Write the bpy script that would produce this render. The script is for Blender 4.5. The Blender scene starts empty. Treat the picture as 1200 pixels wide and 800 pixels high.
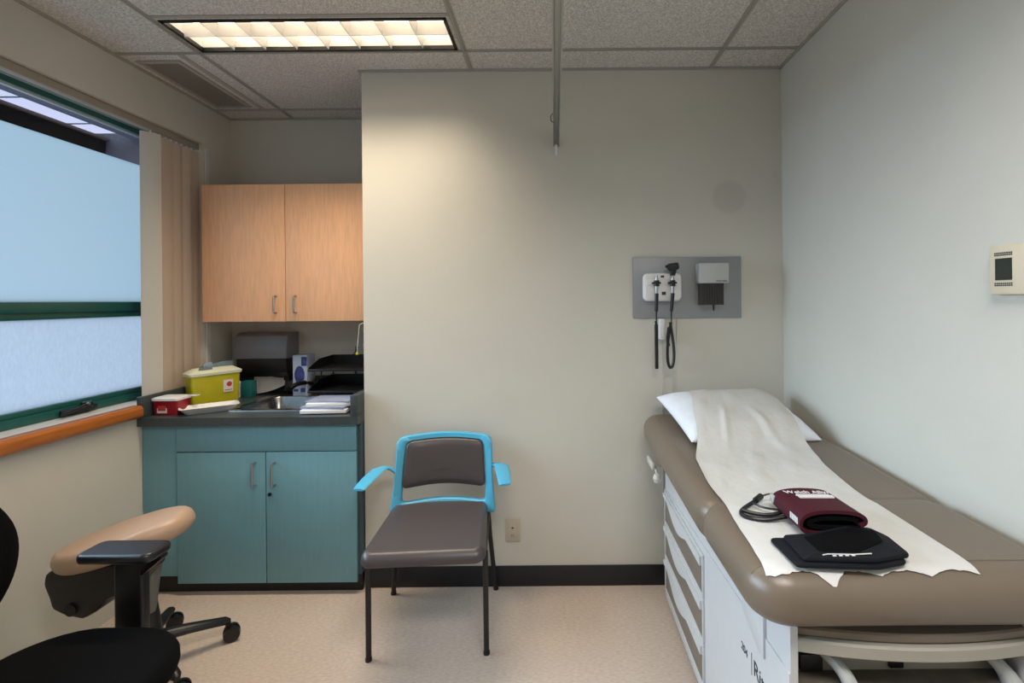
import bpy, bmesh, math, random
from mathutils import Vector, Matrix, Quaternion
from mathutils.bvhtree import BVHTree
from math import sin, cos, pi, radians
random.seed(7)
S = bpy.context.scene
C = S.collection

# ------------------------------------------------------------------ camera, world, exposure
F_PX = 570.0
cd = bpy.data.cameras.new('camera'); cam = bpy.data.objects.new('camera', cd); C.objects.link(cam)
cam.location = (0, 0, 1.469)
cd.sensor_fit = 'HORIZONTAL'; cd.sensor_width = 36.0; cd.lens = 36.0 * F_PX / 1200.0
cd.shift_x = -50.0 / 1200.0; cd.shift_y = -48.0 / 1200.0
cd.clip_start = 0.02
ROLL = 0.009
cam.rotation_mode = 'QUATERNION'
cam.rotation_quaternion = Quaternion((1, 0, 0), pi / 2) @ Quaternion((0, 0, 1), -ROLL)
S.camera = cam
S.view_settings.view_transform = 'Standard'
S.view_settings.look = 'None'
S.view_settings.gamma = 1.0
S.view_settings.use_curve_mapping = False
S.view_settings.exposure = 0.0
w = bpy.data.worlds.new('overcast sky'); S.world = w; w.use_nodes = True
SKY = w.node_tree.nodes['Background']
SKY.inputs[0].default_value = (0.80, 0.81, 1.04, 1); SKY.inputs[1].default_value = 4.0
TUBE_W = 3.6            # front fixture tube emission
TUBE_FILL = 8.0            # added fill fixture overhead, out of view

# unseen area lamps added inside the glass, tinted like daylight, to brighten the room
for zc_ in (1.93, 1.36):
    ld = bpy.data.lights.new('added window fill', 'AREA'); ld.shape = 'RECTANGLE'; ld.size = .50; ld.size_y = 2.6; ld.energy = 10.0
    ld.color = (.64, .83, 1.0); ld.spread = math.radians(76)  # narrow spread keeps these added lamps out of the camera's sight
    lo = bpy.data.objects.new('added_window_fill', ld); C.objects.link(lo); lo.location = (-2.13, 1.13, zc_); lo.rotation_euler = (0, -pi / 2 + radians(20), 0)

# ------------------------------------------------------------------ materials
def hx(r, g, b):
    f = lambda c: ((c / 255 + .055) / 1.055) ** 2.4 if c > 10 else c / 255 / 12.92
    return (f(r), f(g), f(b), 1)

def mat(name, col, rough=.5, metal=0, spec=.5, var=0, vscale=20, bump=0, bscale=200, stretch=(1, 1, 1), coat=0, emit=None, estr=0, sheen=0):
    m = bpy.data.materials.new(name); m.use_nodes = True
    nt = m.node_tree; b = nt.nodes['Principled BSDF']
    b.inputs['Base Color'].default_value = col
    b.inputs['Roughness'].default_value = rough
    b.inputs['Metallic'].default_value = metal
    b.inputs['Specular IOR Level'].default_value = spec
    b.inputs['Coat Weight'].default_value = coat
    b.inputs['Sheen Weight'].default_value = sheen
    if emit:
        b.inputs['Emission Color'].default_value = emit; b.inputs['Emission Strength'].default_value = estr
    tc = nt.nodes.new('ShaderNodeTexCoord'); mp = nt.nodes.new('ShaderNodeMapping')
    mp.inputs['Scale'].default_value = stretch
    nt.links.new(tc.outputs['Object'], mp.inputs['Vector'])
    n = nt.nodes.new('ShaderNodeTexNoise'); n.inputs['Scale'].default_value = vscale; n.inputs['Detail'].default_value = 4
    nt.links.new(mp.outputs[0], n.inputs['Vector'])
    mx = nt.nodes.new('ShaderNodeMix'); mx.data_type = 'RGBA'
    v = max(var, .015)
    mx.inputs['A'].default_value = tuple(c * (1 - v) for c in col[:3]) + (1,)
    mx.inputs['B'].default_value = tuple(min(1, c * (1 + v)) for c in col[:3]) + (1,)
    mr = nt.nodes.new('ShaderNodeMapRange'); mr.inputs[1].default_value = .3; mr.inputs[2].default_value = .7
    nt.links.new(n.outputs['Fac'], mr.inputs[0]); nt.links.new(mr.outputs[0], mx.inputs['Factor'])
    nt.links.new(mx.outputs['Result'], b.inputs['Base Color'])
    m['mix'] = mx.name
    if bump:
        n2 = nt.nodes.new('ShaderNodeTexNoise'); n2.inputs['Scale'].default_value = bscale; n2.inputs['Detail'].default_value = 3
        nt.links.new(mp.outputs[0], n2.inputs['Vector'])
        bp = nt.nodes.new('ShaderNodeBump'); bp.inputs['Strength'].default_value = bump; bp.inputs['Distance'].default_value = .004
        nt.links.new(n2.outputs['Fac'], bp.inputs['Height']); nt.links.new(bp.outputs[0], b.inputs['Normal'])
    return m

M = {}
M['wall'] = mat('eggshell wall paint', hx(205, 202, 192), .75, spec=.2, var=.02, vscale=3, bump=.12, bscale=260)
M['wall_back'] = mat('eggshell wall paint scuffed', hx(205, 202, 192), .7, spec=.22, var=.02, vscale=3, bump=.12, bscale=260)
M['ceiling'] = mat('ceiling tile', hx(206, 202, 196), .95, spec=.1, var=.34, vscale=150, bump=.8, bscale=150)
M['tbar'] = mat('ceiling grid paint', hx(166, 162, 154), .6)
M['tileedge'] = mat('ceiling tile reveal', hx(120, 116, 110), .8)
M['floor'] = mat('flecked vinyl floor', hx(192, 177, 165), .42, spec=.35, var=.13, vscale=110, stretch=(.45, 1.3, 1), bump=.05)
M['baseboard'] = mat('black vinyl base', hx(24, 27, 32), .45, var=.1)
M['teal'] = mat('teal laminate', hx(110, 158, 172), .42, var=.03, vscale=60, stretch=(1, 1, .1))
M['tealdark'] = mat('teal laminate edge', hx(70, 88, 98), .5)
M['counter'] = mat('charcoal speckled counter', hx(62, 70, 72), .3, var=.28, vscale=180)
M['black_kick'] = mat('black toe kick', hx(14, 16, 18), .5)
M['maple'] = mat('maple veneer', hx(246, 192, 150), .42, var=.08, vscale=16, stretch=(9, 9, .6))
M['sillwood'] = mat('varnished fir', hx(178, 104, 42), .35, var=.16, vscale=14, stretch=(7, .6, 7), coat=.3)
M['sillwhite'] = mat('white sill paint', hx(214, 214, 212), .4)
M['green'] = mat('dark green window paint', hx(30, 92, 86), .35, var=.05)
M['bead'] = mat('pale glazing bead', hx(170, 190, 190), .4)
M['chrome'] = mat('brushed nickel', hx(180, 180, 178), .28, 1)
M['steel'] = mat('stainless steel', hx(170, 170, 168), .25, 1, var=.08, vscale=40, stretch=(1, 8, 1))
M['blue'] = mat('sky blue plastic', hx(76, 166, 202), .35, var=.01)
M['vinylgrey'] = mat('dark grey vinyl', hx(70, 64, 65), .34, spec=.5, var=.02, bump=.08, bscale=500)
M['blackmetal'] = mat('black powder coat', hx(18, 18, 20), .4)
M['black'] = mat('black plastic', hx(14, 14, 16), .38)
M['armpad'] = mat('black armrest skin', hx(26, 27, 32), .33)
M['blackcloth'] = mat('black mesh cloth', hx(10, 11, 13), .95, spec=.1, var=.3, vscale=500)
M['tan'] = mat('tan vinyl', hx(178, 148, 124), .4, var=.02, bump=.05, bscale=400)
M['greycone'] = mat('grey plastic', hx(104, 104, 98), .5)
M['taupe'] = mat('taupe upholstery vinyl', hx(110, 97, 83), .34, var=.02, bump=.06, bscale=500)
M['drawer'] = mat('taupe drawer plastic', hx(118, 108, 96), .5)
M['offwhite'] = mat('off white powder coat', hx(194, 195, 196), .4)
M['panelshade'] = mat('shaded off white plastic', hx(156, 151, 140), .5)  # off white plastic darkened to carry the shade under the seat cushion
M['offwhite2'] = mat('off white plastic', hx(190, 188, 180), .42)
M['trayshade'] = mat('shadowed steel tray', hx(96, 90, 80), .6, var=.15, vscale=30)  # tray colour has the shade below the table top painted in
M['paper'] = mat('exam paper', hx(207, 206, 203), .8, spec=.2, var=.02, bump=.35, bscale=60)
M['pillow'] = mat('white pillow cover', hx(226, 231, 240), .6, var=.015, bump=.4, bscale=25)
M['maroon'] = mat('maroon nylon', hx(66, 15, 29), .65, var=.12, vscale=300, spec=.3, bump=.1, bscale=500)
M['navy'] = mat('black navy nylon', hx(15, 17, 24), .8, spec=.25, var=.2, vscale=300, bump=.1, bscale=500)
M['velcro'] = mat('black hook and loop', hx(8, 8, 10), .95, spec=.1)
M['white'] = mat('white plastic', hx(226, 226, 226), .4)
M['ink'] = mat('dark ink', hx(50, 50, 52), .6)
M['whiteink'] = mat('white ink', hx(225, 222, 222), .6)
M['panelgrey'] = mat('brushed grey panel', hx(146, 149, 152), .4, metal=.2, var=.03, vscale=40, stretch=(1, 1, 12))
M['dispgrey'] = mat('light grey plastic', hx(176, 178, 176), .45)
M['smoke'] = mat('smoky ribbed plastic', hx(52, 50, 50), .25)
M['greydark'] = mat('dark grey plastic', hx(122, 124, 128), .3)
M['ivory'] = mat('ivory plastic', hx(190, 180, 162), .5)
M['yellow'] = mat('translucent yellow plastic', hx(196, 186, 34), .3, var=.04)
M['palelid'] = mat('milky yellow lid', hx(226, 230, 204), .35)
M['red'] = mat('red plastic', hx(150, 18, 34), .3)
M['redlabel'] = mat('red print', hx(196, 62, 52), .5)
M['tealbox'] = mat('teal carton', hx(30, 104, 106), .5)
M['cartonblue'] = mat('blue printed carton', hx(52, 66, 130), .5, var=.7, vscale=26)
M['carton'] = mat('pale carton', hx(176, 190, 216), .5)
M['sheet'] = mat('white paper', hx(224, 224, 226), .7)
M['sheetblue'] = mat('glossy blue grey cover', hx(136, 146, 172), .35, var=.12, vscale=12)
M['beige'] = mat('beige plastic', hx(212, 200, 176), .5)
M['lcd'] = mat('dark display', hx(40, 46, 42), .25)
M['vane'] = mat('beige blind fabric', hx(196, 178, 160), .8, var=.05, vscale=60, stretch=(20, 20, .5))
M['vane2'] = mat('pale blind fabric', hx(206, 202, 192), .8, var=.03, vscale=60, stretch=(20, 20, .5))
M['railgrey'] = mat('grey beige rail', hx(158, 150, 136), .5)
M['vent'] = mat('painted vent', hx(140, 134, 124), .6)
M['ventdark'] = mat('dark duct', hx(84, 80, 70), .9)
M['bluecloth'] = mat('navy pouch', hx(30, 52, 92), .6)
M['tube_f'] = mat('warm fluorescent tube', hx(255, 236, 210), .5, emit=(1, .90, .76, 1), estr=TUBE_W)
M['tube_fill'] = mat('fill fluorescent tube', hx(245, 248, 255), .5, emit=(1, .95, .90, 1), estr=TUBE_FILL)
M['louver'] = mat('satin aluminium louver', hx(240, 236, 230), .3, metal=.35)
M['housing'] = mat('white reflector', hx(240, 238, 232), .5)
M['extdark'] = mat('exterior dark steel', hx(34, 29, 27), .8, spec=.1)
M['extbrown'] = mat('exterior brown flashing', hx(120, 104, 96), .7)
M['extwall'] = mat('exterior concrete', hx(120, 122, 126), .9, var=.2, vscale=8)
M['extgrey'] = mat('exterior grey steel', hx(120, 130, 140), .6)

# round scuff on the back wall, in the paint itself
def scuff():
    nt = M['wall_back'].node_tree; b = nt.nodes['Principled BSDF']
    src = nt.nodes[M['wall_back']['mix']]
    tc = nt.nodes.new('ShaderNodeTexCoord'); d = nt.nodes.new('ShaderNodeVectorMath'); d.operation = 'DISTANCE'
    nt.links.new(tc.outputs['Object'], d.inputs[0]); d.inputs[1].default_value = (.905, 2.51, 1.995)
    mr = nt.nodes.new('ShaderNodeMapRange'); mr.interpolation_type = 'SMOOTHSTEP'
    mr.inputs[1].default_value = .07; mr.inputs[2].default_value = .1; mr.inputs[3].default_value = .2; mr.inputs[4].default_value = 0
    nt.links.new(d.outputs['Value'], mr.inputs[0])
    mx = nt.nodes.new('ShaderNodeMix'); mx.data_type = 'RGBA'; mx.inputs['B'].default_value = hx(150, 140, 132)
    nt.links.new(src.outputs['Result'], mx.inputs['A']); nt.links.new(mr.outputs[0], mx.inputs['Factor'])
    nt.links.new(mx.outputs['Result'], b.inputs['Base Color'])
scuff()

def film_mat(name, col, tex=0):
    m = bpy.data.materials.new(name); m.use_nodes = True; nt = m.node_tree; nt.nodes.clear()
    o = nt.nodes.new('ShaderNodeOutputMaterial'); t = nt.nodes.new('ShaderNodeBsdfTranslucent'); g = nt.nodes.new('ShaderNodeBsdfGlossy')
    g.inputs['Roughness'].default_value = .4; mx = nt.nodes.new('ShaderNodeMixShader'); mx.inputs[0].default_value = .04
    t.inputs[0].default_value = col
    if tex:
        tc = nt.nodes.new('ShaderNodeTexCoord'); mp = nt.nodes.new('ShaderNodeMapping'); mp.inputs['Scale'].default_value = (1, 1, .35)
        n = nt.nodes.new('ShaderNodeTexNoise'); n.inputs['Scale'].default_value = 120; n.inputs['Detail'].default_value = 3
        nt.links.new(tc.outputs['Object'], mp.inputs[0]); nt.links.new(mp.outputs[0], n.inputs['Vector'])
        r = nt.nodes.new('ShaderNodeMix'); r.data_type = 'RGBA'
        r.inputs['A'].default_value = tuple(c * (1 - tex) for c in col[:3]) + (1,); r.inputs['B'].default_value = tuple(min(1, c * (1 + tex)) for c in col[:3]) + (1,)
        nt.links.new(n.outputs['Fac'], r.inputs['Factor']); nt.links.new(r.outputs['Result'], t.inputs[0])
    nt.links.new(t.outputs[0], mx.inputs[1]); nt.links.new(g.outputs[0], mx.inputs[2]); nt.links.new(mx.outputs[0], o.inputs[0])
    return m
M['film'] = film_mat('frosted window film', (.39, .475, .475, 1))
M['film2'] = film_mat('patterned frosted glass', (.42, .48, .49, 1), .12)
def clear_mat(name, tint, gl=.06):
    m = bpy.data.materials.new(name); m.use_nodes = True; nt = m.node_tree; nt.nodes.clear()
    o = nt.nodes.new('ShaderNodeOutputMaterial'); t = nt.nodes.new('ShaderNodeBsdfTransparent'); g = nt.nodes.new('ShaderNodeBsdfGlossy')
    t.inputs[0].default_value = tint; g.inputs['Roughness'].default_value = .05; mx = nt.nodes.new('ShaderNodeMixShader'); mx.inputs[0].default_value = gl
    nt.links.new(t.outputs[0], mx.inputs[1]); nt.links.new(g.outputs[0], mx.inputs[2]); nt.links.new(mx.outputs[0], o.inputs[0])
    return m
M['glass'] = clear_mat('clear window glass', (.46, .48, .50, 1))
M['clearplastic'] = clear_mat('clear plastic guard', (.72, .76, .74, 1), .3)

# ------------------------------------------------------------------ geometry helpers
class G:
    def __init__(s): s.bm = bmesh.new()
    def add(s, b2, mtx=None):
        if mtx: b2.transform(mtx)
        me = bpy.data.meshes.new('t'); b2.to_mesh(me); b2.free(); s.bm.from_mesh(me); bpy.data.meshes.remove(me); return s
    def box(s, x0, x1, y0, y1, z0, z1, bev=0, seg=2, mtx=None):
        b = bmesh.new(); bmesh.ops.create_cube(b, size=1)
        b.transform(Matrix.Translation(((x0 + x1) / 2, (y0 + y1) / 2, (z0 + z1) / 2)) @ Matrix.Diagonal((abs(x1 - x0), abs(y1 - y0), abs(z1 - z0), 1)))
        if bev: bmesh.ops.bevel(b, geom=b.edges[:], offset=bev, segments=seg, profile=.5, affect='EDGES')
        return s.add(b, mtx)
    def loft(s, loops, closed=True, cap=True):
        b = bmesh.new(); L = [[b.verts.new(p) for p in l] for l in loops]; n = len(loops[0])
        for a, c in zip(L, L[1:]):
            for i in range(n if closed else n - 1):
                j = (i + 1) % n; b.faces.new((a[i], a[j], c[j], c[i]))
        if cap and closed: b.faces.new(L[0][::-1]); b.faces.new(L[-1])
        bmesh.ops.recalc_face_normals(b, faces=b.faces[:]); return s.add(b)
    def cyl(s, p0, p1, r0, r1=None, n=20):
        p0 = Vector(p0); p1 = Vector(p1); r1 = r0 if r1 is None else r1
        q = (p1 - p0).to_track_quat('Z', 'Y')
        mk = lambda p, r: [p + q @ Vector((r * cos(2 * pi * i / n), r * sin(2 * pi * i / n), 0)) for i in range(n)]
        return s.loft([mk(p0, r0), mk(p1, r1)])
    def tube(s, pts, r, n=10, smooth=0, flat=1):
        P = [Vector(p) for p in pts]
        for _ in range(smooth):
            Q = [P[0]]
            for a, b in zip(P, P[1:]): Q += [a * .75 + b * .25, a * .25 + b * .75]
            P = Q + [P[-1]]
        loops = []; up = None
        for i, p in enumerate(P):
            t = (P[min(i + 1, len(P) - 1)] - P[max(i - 1, 0)]).normalized()
            if up is None: up = t.orthogonal().normalized()
            up = (up - t * up.dot(t)).normalized(); sd = t.cross(up)
            rr = r(i / (len(P) - 1)) if callable(r) else r
            loops.append([p + up * rr * cos(2 * pi * k / n) + sd * rr * flat * sin(2 * pi * k / n) for k in range(n)])
        return s.loft(loops)
    def prism(s, poly, axis, a, b, bev=0):
        def P(u, v, t): return {'x': (t, u, v), 'y': (u, t, v), 'z': (u, v, t)}[axis]
        bm2 = bmesh.new(); A = [bm2.verts.new(P(u, v, a)) for u, v in poly]; B = [bm2.verts.new(P(u, v, b)) for u, v in poly]
        n = len(poly); bm2.faces.new(A); bm2.faces.new(B[::-1])
        for i in range(n): bm2.faces.new((A[i], B[i], B[(i + 1) % n], A[(i + 1) % n]))
        bmesh.ops.recalc_face_normals(bm2, faces=bm2.faces[:])
        if bev: bmesh.ops.bevel(bm2, geom=bm2.edges[:], offset=bev, segments=2, profile=.5, affect='EDGES')
        return s.add(bm2)
    def lathe(s, prof, c=(0, 0, 0), n=32, sx=1, sy=1, mtx=None):
        b = G(); b.loft([[Vector((c[0] + r * sx * cos(2 * pi * i / n), c[1] + r * sy * sin(2 * pi * i / n), c[2] + z)) for i in range(n)] for r, z in prof])
        return s.add(b.bm, mtx)
    def cushion(s, x0, x1, y0, y1, z0, z1, rp, re, mtx=None, nc=8, ne=8, crown=0):
        def loop(inset, z):
            out = []; r = max(rp - inset, .002)
            for cx, cy, a0 in ((x1 - rp, y1 - rp, 0), (x0 + rp, y1 - rp, 90), (x0 + rp, y0 + rp, 180), (x1 - rp, y0 + rp, 270)):
                for k in range(nc + 1):
                    a = radians(a0 + 90 * k / nc); out.append(Vector((cx + r * cos(a), cy + r * sin(a), z)))
            return out
        L = []
        for k in range(ne + 1):
            a = pi / 2 * (1 - k / ne); L.append(loop(re * (1 - cos(a)), z0 + re * (1 - sin(a))))
        for k in range(ne + 1):
            a = pi / 2 * k / ne; L.append(loop(re * (1 - cos(a)), z1 - re * (1 - sin(a))))
        if crown: L.append(loop(min(rp * .95, re + .05), z1 + crown))
        g = G(); g.loft(L); return s.add(g.bm, mtx)
    def smoothed(s): return s

INV = {}
def thing(name, label, cat, loc=(0, 0, 0), rz=0, group=None, kind=None):
    o = bpy.data.objects.new(name, None); C.objects.link(o)
    o.location = loc; o.rotation_euler = (0, 0, rz); o.empty_display_size = .1
    if label: o['label'] = label
    if cat: o['category'] = cat
    if group: o['group'] = group
    if kind: o['kind'] = kind
    INV[o.name] = (Matrix.Translation(loc) @ Matrix.Rotation(rz, 4, 'Z')).inverted()
    return o
def mesh(name, g, m, sharp=35):
    bm = g.bm; bmesh.ops.recalc_face_normals(bm, faces=bm.faces[:])
    me = bpy.data.meshes.new(name); bm.to_mesh(me); bm.free()
    me.materials.append(M[m] if isinstance(m, str) else m)
    for p in me.polygons: p.use_smooth = True
    me.set_sharp_from_angle(angle=radians(sharp))
    return me
def part(name, g, m, parent, label=None, local=False, sharp=35):
    root = parent
    while root.parent: root = root.parent
    if not local: g.bm.transform(INV[root.name])
    o = bpy.data.objects.new(name, mesh(name, g, m, sharp)); C.objects.link(o); o.parent = parent
    if label: o['label'] = label
    return o
def solo(name, g, m, label=None, cat=None, loc=(0, 0, 0), group=None, kind=None, sharp=35):
    g.bm.transform(Matrix.Translation([-c for c in loc]))
    o = bpy.data.objects.new(name, mesh(name, g, m, sharp)); C.objects.link(o); o.location = loc
    INV[o.name] = Matrix.Translation(loc).inverted()
    if label: o['label'] = label
    if cat: o['category'] = cat
    if group: o['group'] = group
    if kind: o['kind'] = kind
    return o
def struct(name, g, m, parent=None, sharp=35):
    if parent: return part(name, g, m, parent, sharp=sharp)
    return solo(name, g, m, kind='structure', sharp=sharp)
def text_g(txt, size, mtx, depth=.0006, align='LEFT'):
    cu = bpy.data.curves.new('t', 'FONT'); cu.body = txt; cu.size = size; cu.extrude = depth; cu.align_x = align; cu.resolution_u = 3
    o = bpy.data.objects.new('t', cu); C.objects.link(o)
    dg = bpy.context.evaluated_depsgraph_get(); me = bpy.data.meshes.new_from_object(o.evaluated_get(dg))
    bpy.data.objects.remove(o); bpy.data.curves.remove(cu)
    b = bmesh.new(); b.from_mesh(me); bpy.data.meshes.remove(me); b.transform(mtx)
    g = G(); g.bm.free(); g.bm = b; return g
def slab_with_holes(g, x0, x1, y0, y1, z0, z1, holes):
    xs = sorted({x0, x1} | {h[0] for h in holes} | {h[1] for h in holes}); ys = sorted({y0, y1} | {h[2] for h in holes} | {h[3] for h in holes})
    for a, b in zip(xs, xs[1:]):
        for c, d in zip(ys, ys[1:]):
            mx, my = (a + b) / 2, (c + d) / 2
            if any(h[0] < mx < h[1] and h[2] < my < h[3] for h in holes): continue
            g.box(a, b, c, d, z0, z1)

# ------------------------------------------------------------------ room shell
XL, XR, YB, YA, YF = -2.09, 1.178, 2.51, 3.15, -1.70
XC, ZC = -.987, 2.662
T = .12
# ceiling with openings for two light fixtures and a vent
H1 = (-1.655, -.449, 2.045, 2.300)
H2 = (-.38, .80, -.20, .40)
HV = (-2.02, -1.845, 2.40, 2.93)
g = G(); slab_with_holes(g, XL - T - .2, XR + T, YF - T, YA + T, ZC, ZC + .02, [H1, H2, HV]); struct('ceiling', g, 'ceiling')
g = G(); g.box(XL - .35, XR + T, YF - T, YA + T, ZC + .30, ZC + .34); struct('trim_9', g, 'ventdark')
g = G(); g.box(XL - .45, XR + T, YF - T, YA + T, -.08, 0); struct('floor', g, 'floor')
g = G()
WY0, WY1, WZ0, WZ1 = -.30, 2.905, .955, 2.424
XO = XL - .20
g.box(XO, XL, YF - T, YA + T, 0, WZ0 - .012); g.box(XO, XL, YF - T, YA + T, WZ1, ZC + .30)
g.box(XO, XL, WY1, YA + T, WZ0 - .012, WZ1); g.box(XO, XL, YF - T, WY0, WZ0 - .012, WZ1); struct('wall_left', g, 'wall')
g = G(); g.box(XR, XR + T, YF - T, YA + T, 0, ZC + .30); struct('wall_right', g, 'wall')
g = G(); g.box(XC, XR, YB, YA + T, 0, ZC + .0, bev=0); struct('wall_back', g, 'wall_back')
g = G(); g.box(XL, XC, YA, YA + T, 0, ZC + .0); struct('wall_alcove', g, 'wall')
g = G(); g.box(XL, XR, YF - T, YF, 0, ZC + .0); struct('wall_front', g, 'wall')
# black vinyl base
for nm, bx in (('baseboard_back', (XC, XR, YB - .008, YB, 0, .105)), ('baseboard_right', (XR - .008, XR, YF, YB - .008, 0, .105)),
               ('baseboard_front', (XL, XR, YF, YF + .008, 0, .105))):
    g = G(); g.box(*bx, bev=.002); struct(nm, g, 'baseboard')
# ceiling grid
g = G()
for x in (-2.902 + 1.222, -.408 - .012 + .0, .814):
    g.box(x - .012, x + .012, YF, YB if x > XC else YA, ZC - .004, ZC)
    g.box(x - .003, x + .003, YF, YB if x > XC else YA, ZC - .009, ZC - .004)
for y in (2.312, 2.995, 1.70, 1.07, .425, -.225, -.87, -1.49):
    g.box(XL, XC if y > YB else XR, y - .009, y + .009, ZC - .004, ZC)
    g.box(XL, XC if y > YB else XR, y - .003, y + .003, ZC - .009, ZC - .004)
g.box(-1.67, -.43, 2.010, 2.028, ZC - .004, ZC)
g.box(-1.795, -1.77, 2.32, 2.99, ZC - .004, ZC)
struct('trim_1', g, 'tbar')
g = G()
g.box(XL, XL + .014, YF, YA, ZC - .010, ZC); g.box(XR - .014, XR, YF, YB, ZC - .010, ZC)
g.box(XC - .014, XR, YB - .014, YB, ZC - .010, ZC); g.box(XL, XC, YA - .014, YA, ZC - .010, ZC); g.box(XC - .014, XC, YB, YA, ZC - .010, ZC)
struct('trim_2', g, 'tbar')
# sill: white stool inside the recess, varnished wood nosing on the room side
g = G(); g.box(XL - .17, XL - .001, WY0, WY1, WZ0 - .012, WZ0 + .004); struct('trim_3', g, 'sillwhite')
g = G(); g.prism([(XL, .905), (XL + .03, .905), (XL + .042, .918), (XL + .042, .952), (XL + .03, .967), (XL - .012, .967), (XL - .012, .945), (XL, .945)], 'y', WY0 - .03, 2.42, bev=.004); struct('trim_4', g, 'sillwood')
# white edge strip at the end of the window recess
g = G(); g.box(XL, XL + .006, 2.915, 2.945, .93, 2.40); struct('trim_5', g, 'sillwhite')

# ------------------------------------------------------------------ window
XG = XL - .16
win = thing('window_1', None, None, (XG, 1.2, WZ0), kind='structure')
g = G()
g.box(XG - .03, XG + .012, WY0, WY1, 2.388, WZ1); g.box(XG - .03, XG + .012, WY0, WY1, WZ0, 1.000, bev=.003)
g.box(XG - .03, XG + .002, WY0, WY1, 1.0, 1.022, bev=.003)
g.box(XG - .03, XG + .012, WY0, WY1, 1.435, 1.482, bev=.003); g.box(XG - .03, XG + .002, WY0, WY1, 1.405, 1.437, bev=.003)
g.box(XG - .03, XG + .012, WY1 - .05, WY1, WZ0, WZ1); g.box(XG - .03, XG + .012, WY0, WY0 + .05, WZ0, WZ1); g.box(XG - .03, XG + .012, 1.2, 1.26, WZ0, WZ1)
part('window_frame', g, 'green', win)
g = G(); g.box(XG - .012, XG + .004, WY0 + .05, WY1 - .05, 2.376, 2.388); g.box(XG - .004, XG + .016, WY0, WY1, 2.412, 2.419); part('glazing_bead', g, 'bead', win)
g = G(); g.box(XG - .016, XG - .012, WY0 + .05, WY1 - .05, 1.482, 2.228); part('frosted_pane', g, 'film', win)
g = G(); g.box(XG - .016, XG - .012, WY0 + .05, WY1 - .05, 2.228, 2.39); part('clear_pane', g, 'glass', win)
g = G(); g.box(XG - .016, XG - .012, WY0 + .05, WY1 - .05, 1.022, 1.405); part('patterned_pane', g, 'film2', win)
# crank operator on the bottom rail
g = G()
g.box(XG + .012, XG + .03, 2.19, 2.36, .966, .992, bev=.006, seg=3)
op = part('crank_housing', g, 'black', win)
g = G(); g.lathe([(.0, 0), (.02, .002), (.024, .012), (.02, .026), (.0, .03)], (XG + .035, 2.30, .985), 20)
g.tube([(XG + .04, 2.30, 1.0), (XG + .055, 2.25, .995), (XG + .055, 2.16, .98)], .008, 8, 1)
part('crank_handle', g, 'black', op)
g = G(); g.cyl((XG + .052, 2.285, 1.005), (XG + .062, 2.285, 1.005), .006); part('crank_screw', g, 'chrome', op)

# exterior canopy seen through the clear strip
can = thing('canopy', 'dark steel roof canopy outside the clear strip at the top of the window', 'canopy', (-3.3, 1.5, 2.5))
g = G(); g.box(-3.34, -3.22, -1.2, 3.5, 2.49, 2.652); part('beam', g, 'extdark', can)
g = G(); g.box(-3.225, -3.19, -1.2, 3.5, 2.645, 2.66); part('flange', g, 'extbrown', can)
g = G(); g.box(-3.045, -2.90, -1.2, 3.5, 2.66, 2.72); part('rail', g, 'extgrey', can)
for i in range(11):
    g = G(); g.box(-3.30, -2.99, -1.0 + i * .42, -.992 + i * .42, 2.658, 2.664); part('cross_bar', g, 'extgrey', can)
g = G(); g.box(-3.6, -2.42, 3.5, 3.7, 0, 2.70); part('pillar', g, 'extwall', can)

# vertical blind drawn to the far end of the window
vb = thing('vertical_blind', 'beige vertical blind bunched at the right end of the window', 'blind', (XL - .04, 2.6, WZ1))
g = G(); g.box(XL - .062, XL - .022, WY0 + .01, WY1 - .005, 2.384, 2.422, bev=.003); part('headrail', g, 'railgrey', vb)
for i in range(9):
    y = 2.560 + i * .038; a = radians([40, 10, 24, 12, 20, 8, 24, 10, 18][i]); hw = .0445
    dx, dy = sin(a) * hw, cos(a) * hw
    cx = XL - .042 + (.012 if i == 0 else 0); g = G()
    zb = .99 + .004 * (i % 3)
    loops = []
    for z in (2.372, zb):
        lo = []
        for k in range(7):
            t = k / 3 - 1; bow = .007 * (1 - t * t); lo.append(Vector((cx + dx * t + bow * cos(a), y + dy * t - bow * sin(a), z)))
        for k in range(6, -1, -1):
            t = k / 3 - 1; bow = .007 * (1 - t * t) - .0012; lo.append(Vector((cx + dx * t + bow * cos(a), y + dy * t - bow * sin(a), z)))
        loops.append(lo)
    g.loft(loops)
    v = part('vane', g, 'vane2' if i == 0 else 'vane', vb, sharp=60)
    g = G(); g.cyl((cx, y, 2.368), (cx, y, 2.388), .004, n=8); part('carrier_clip', g, 'white', v)

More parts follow.
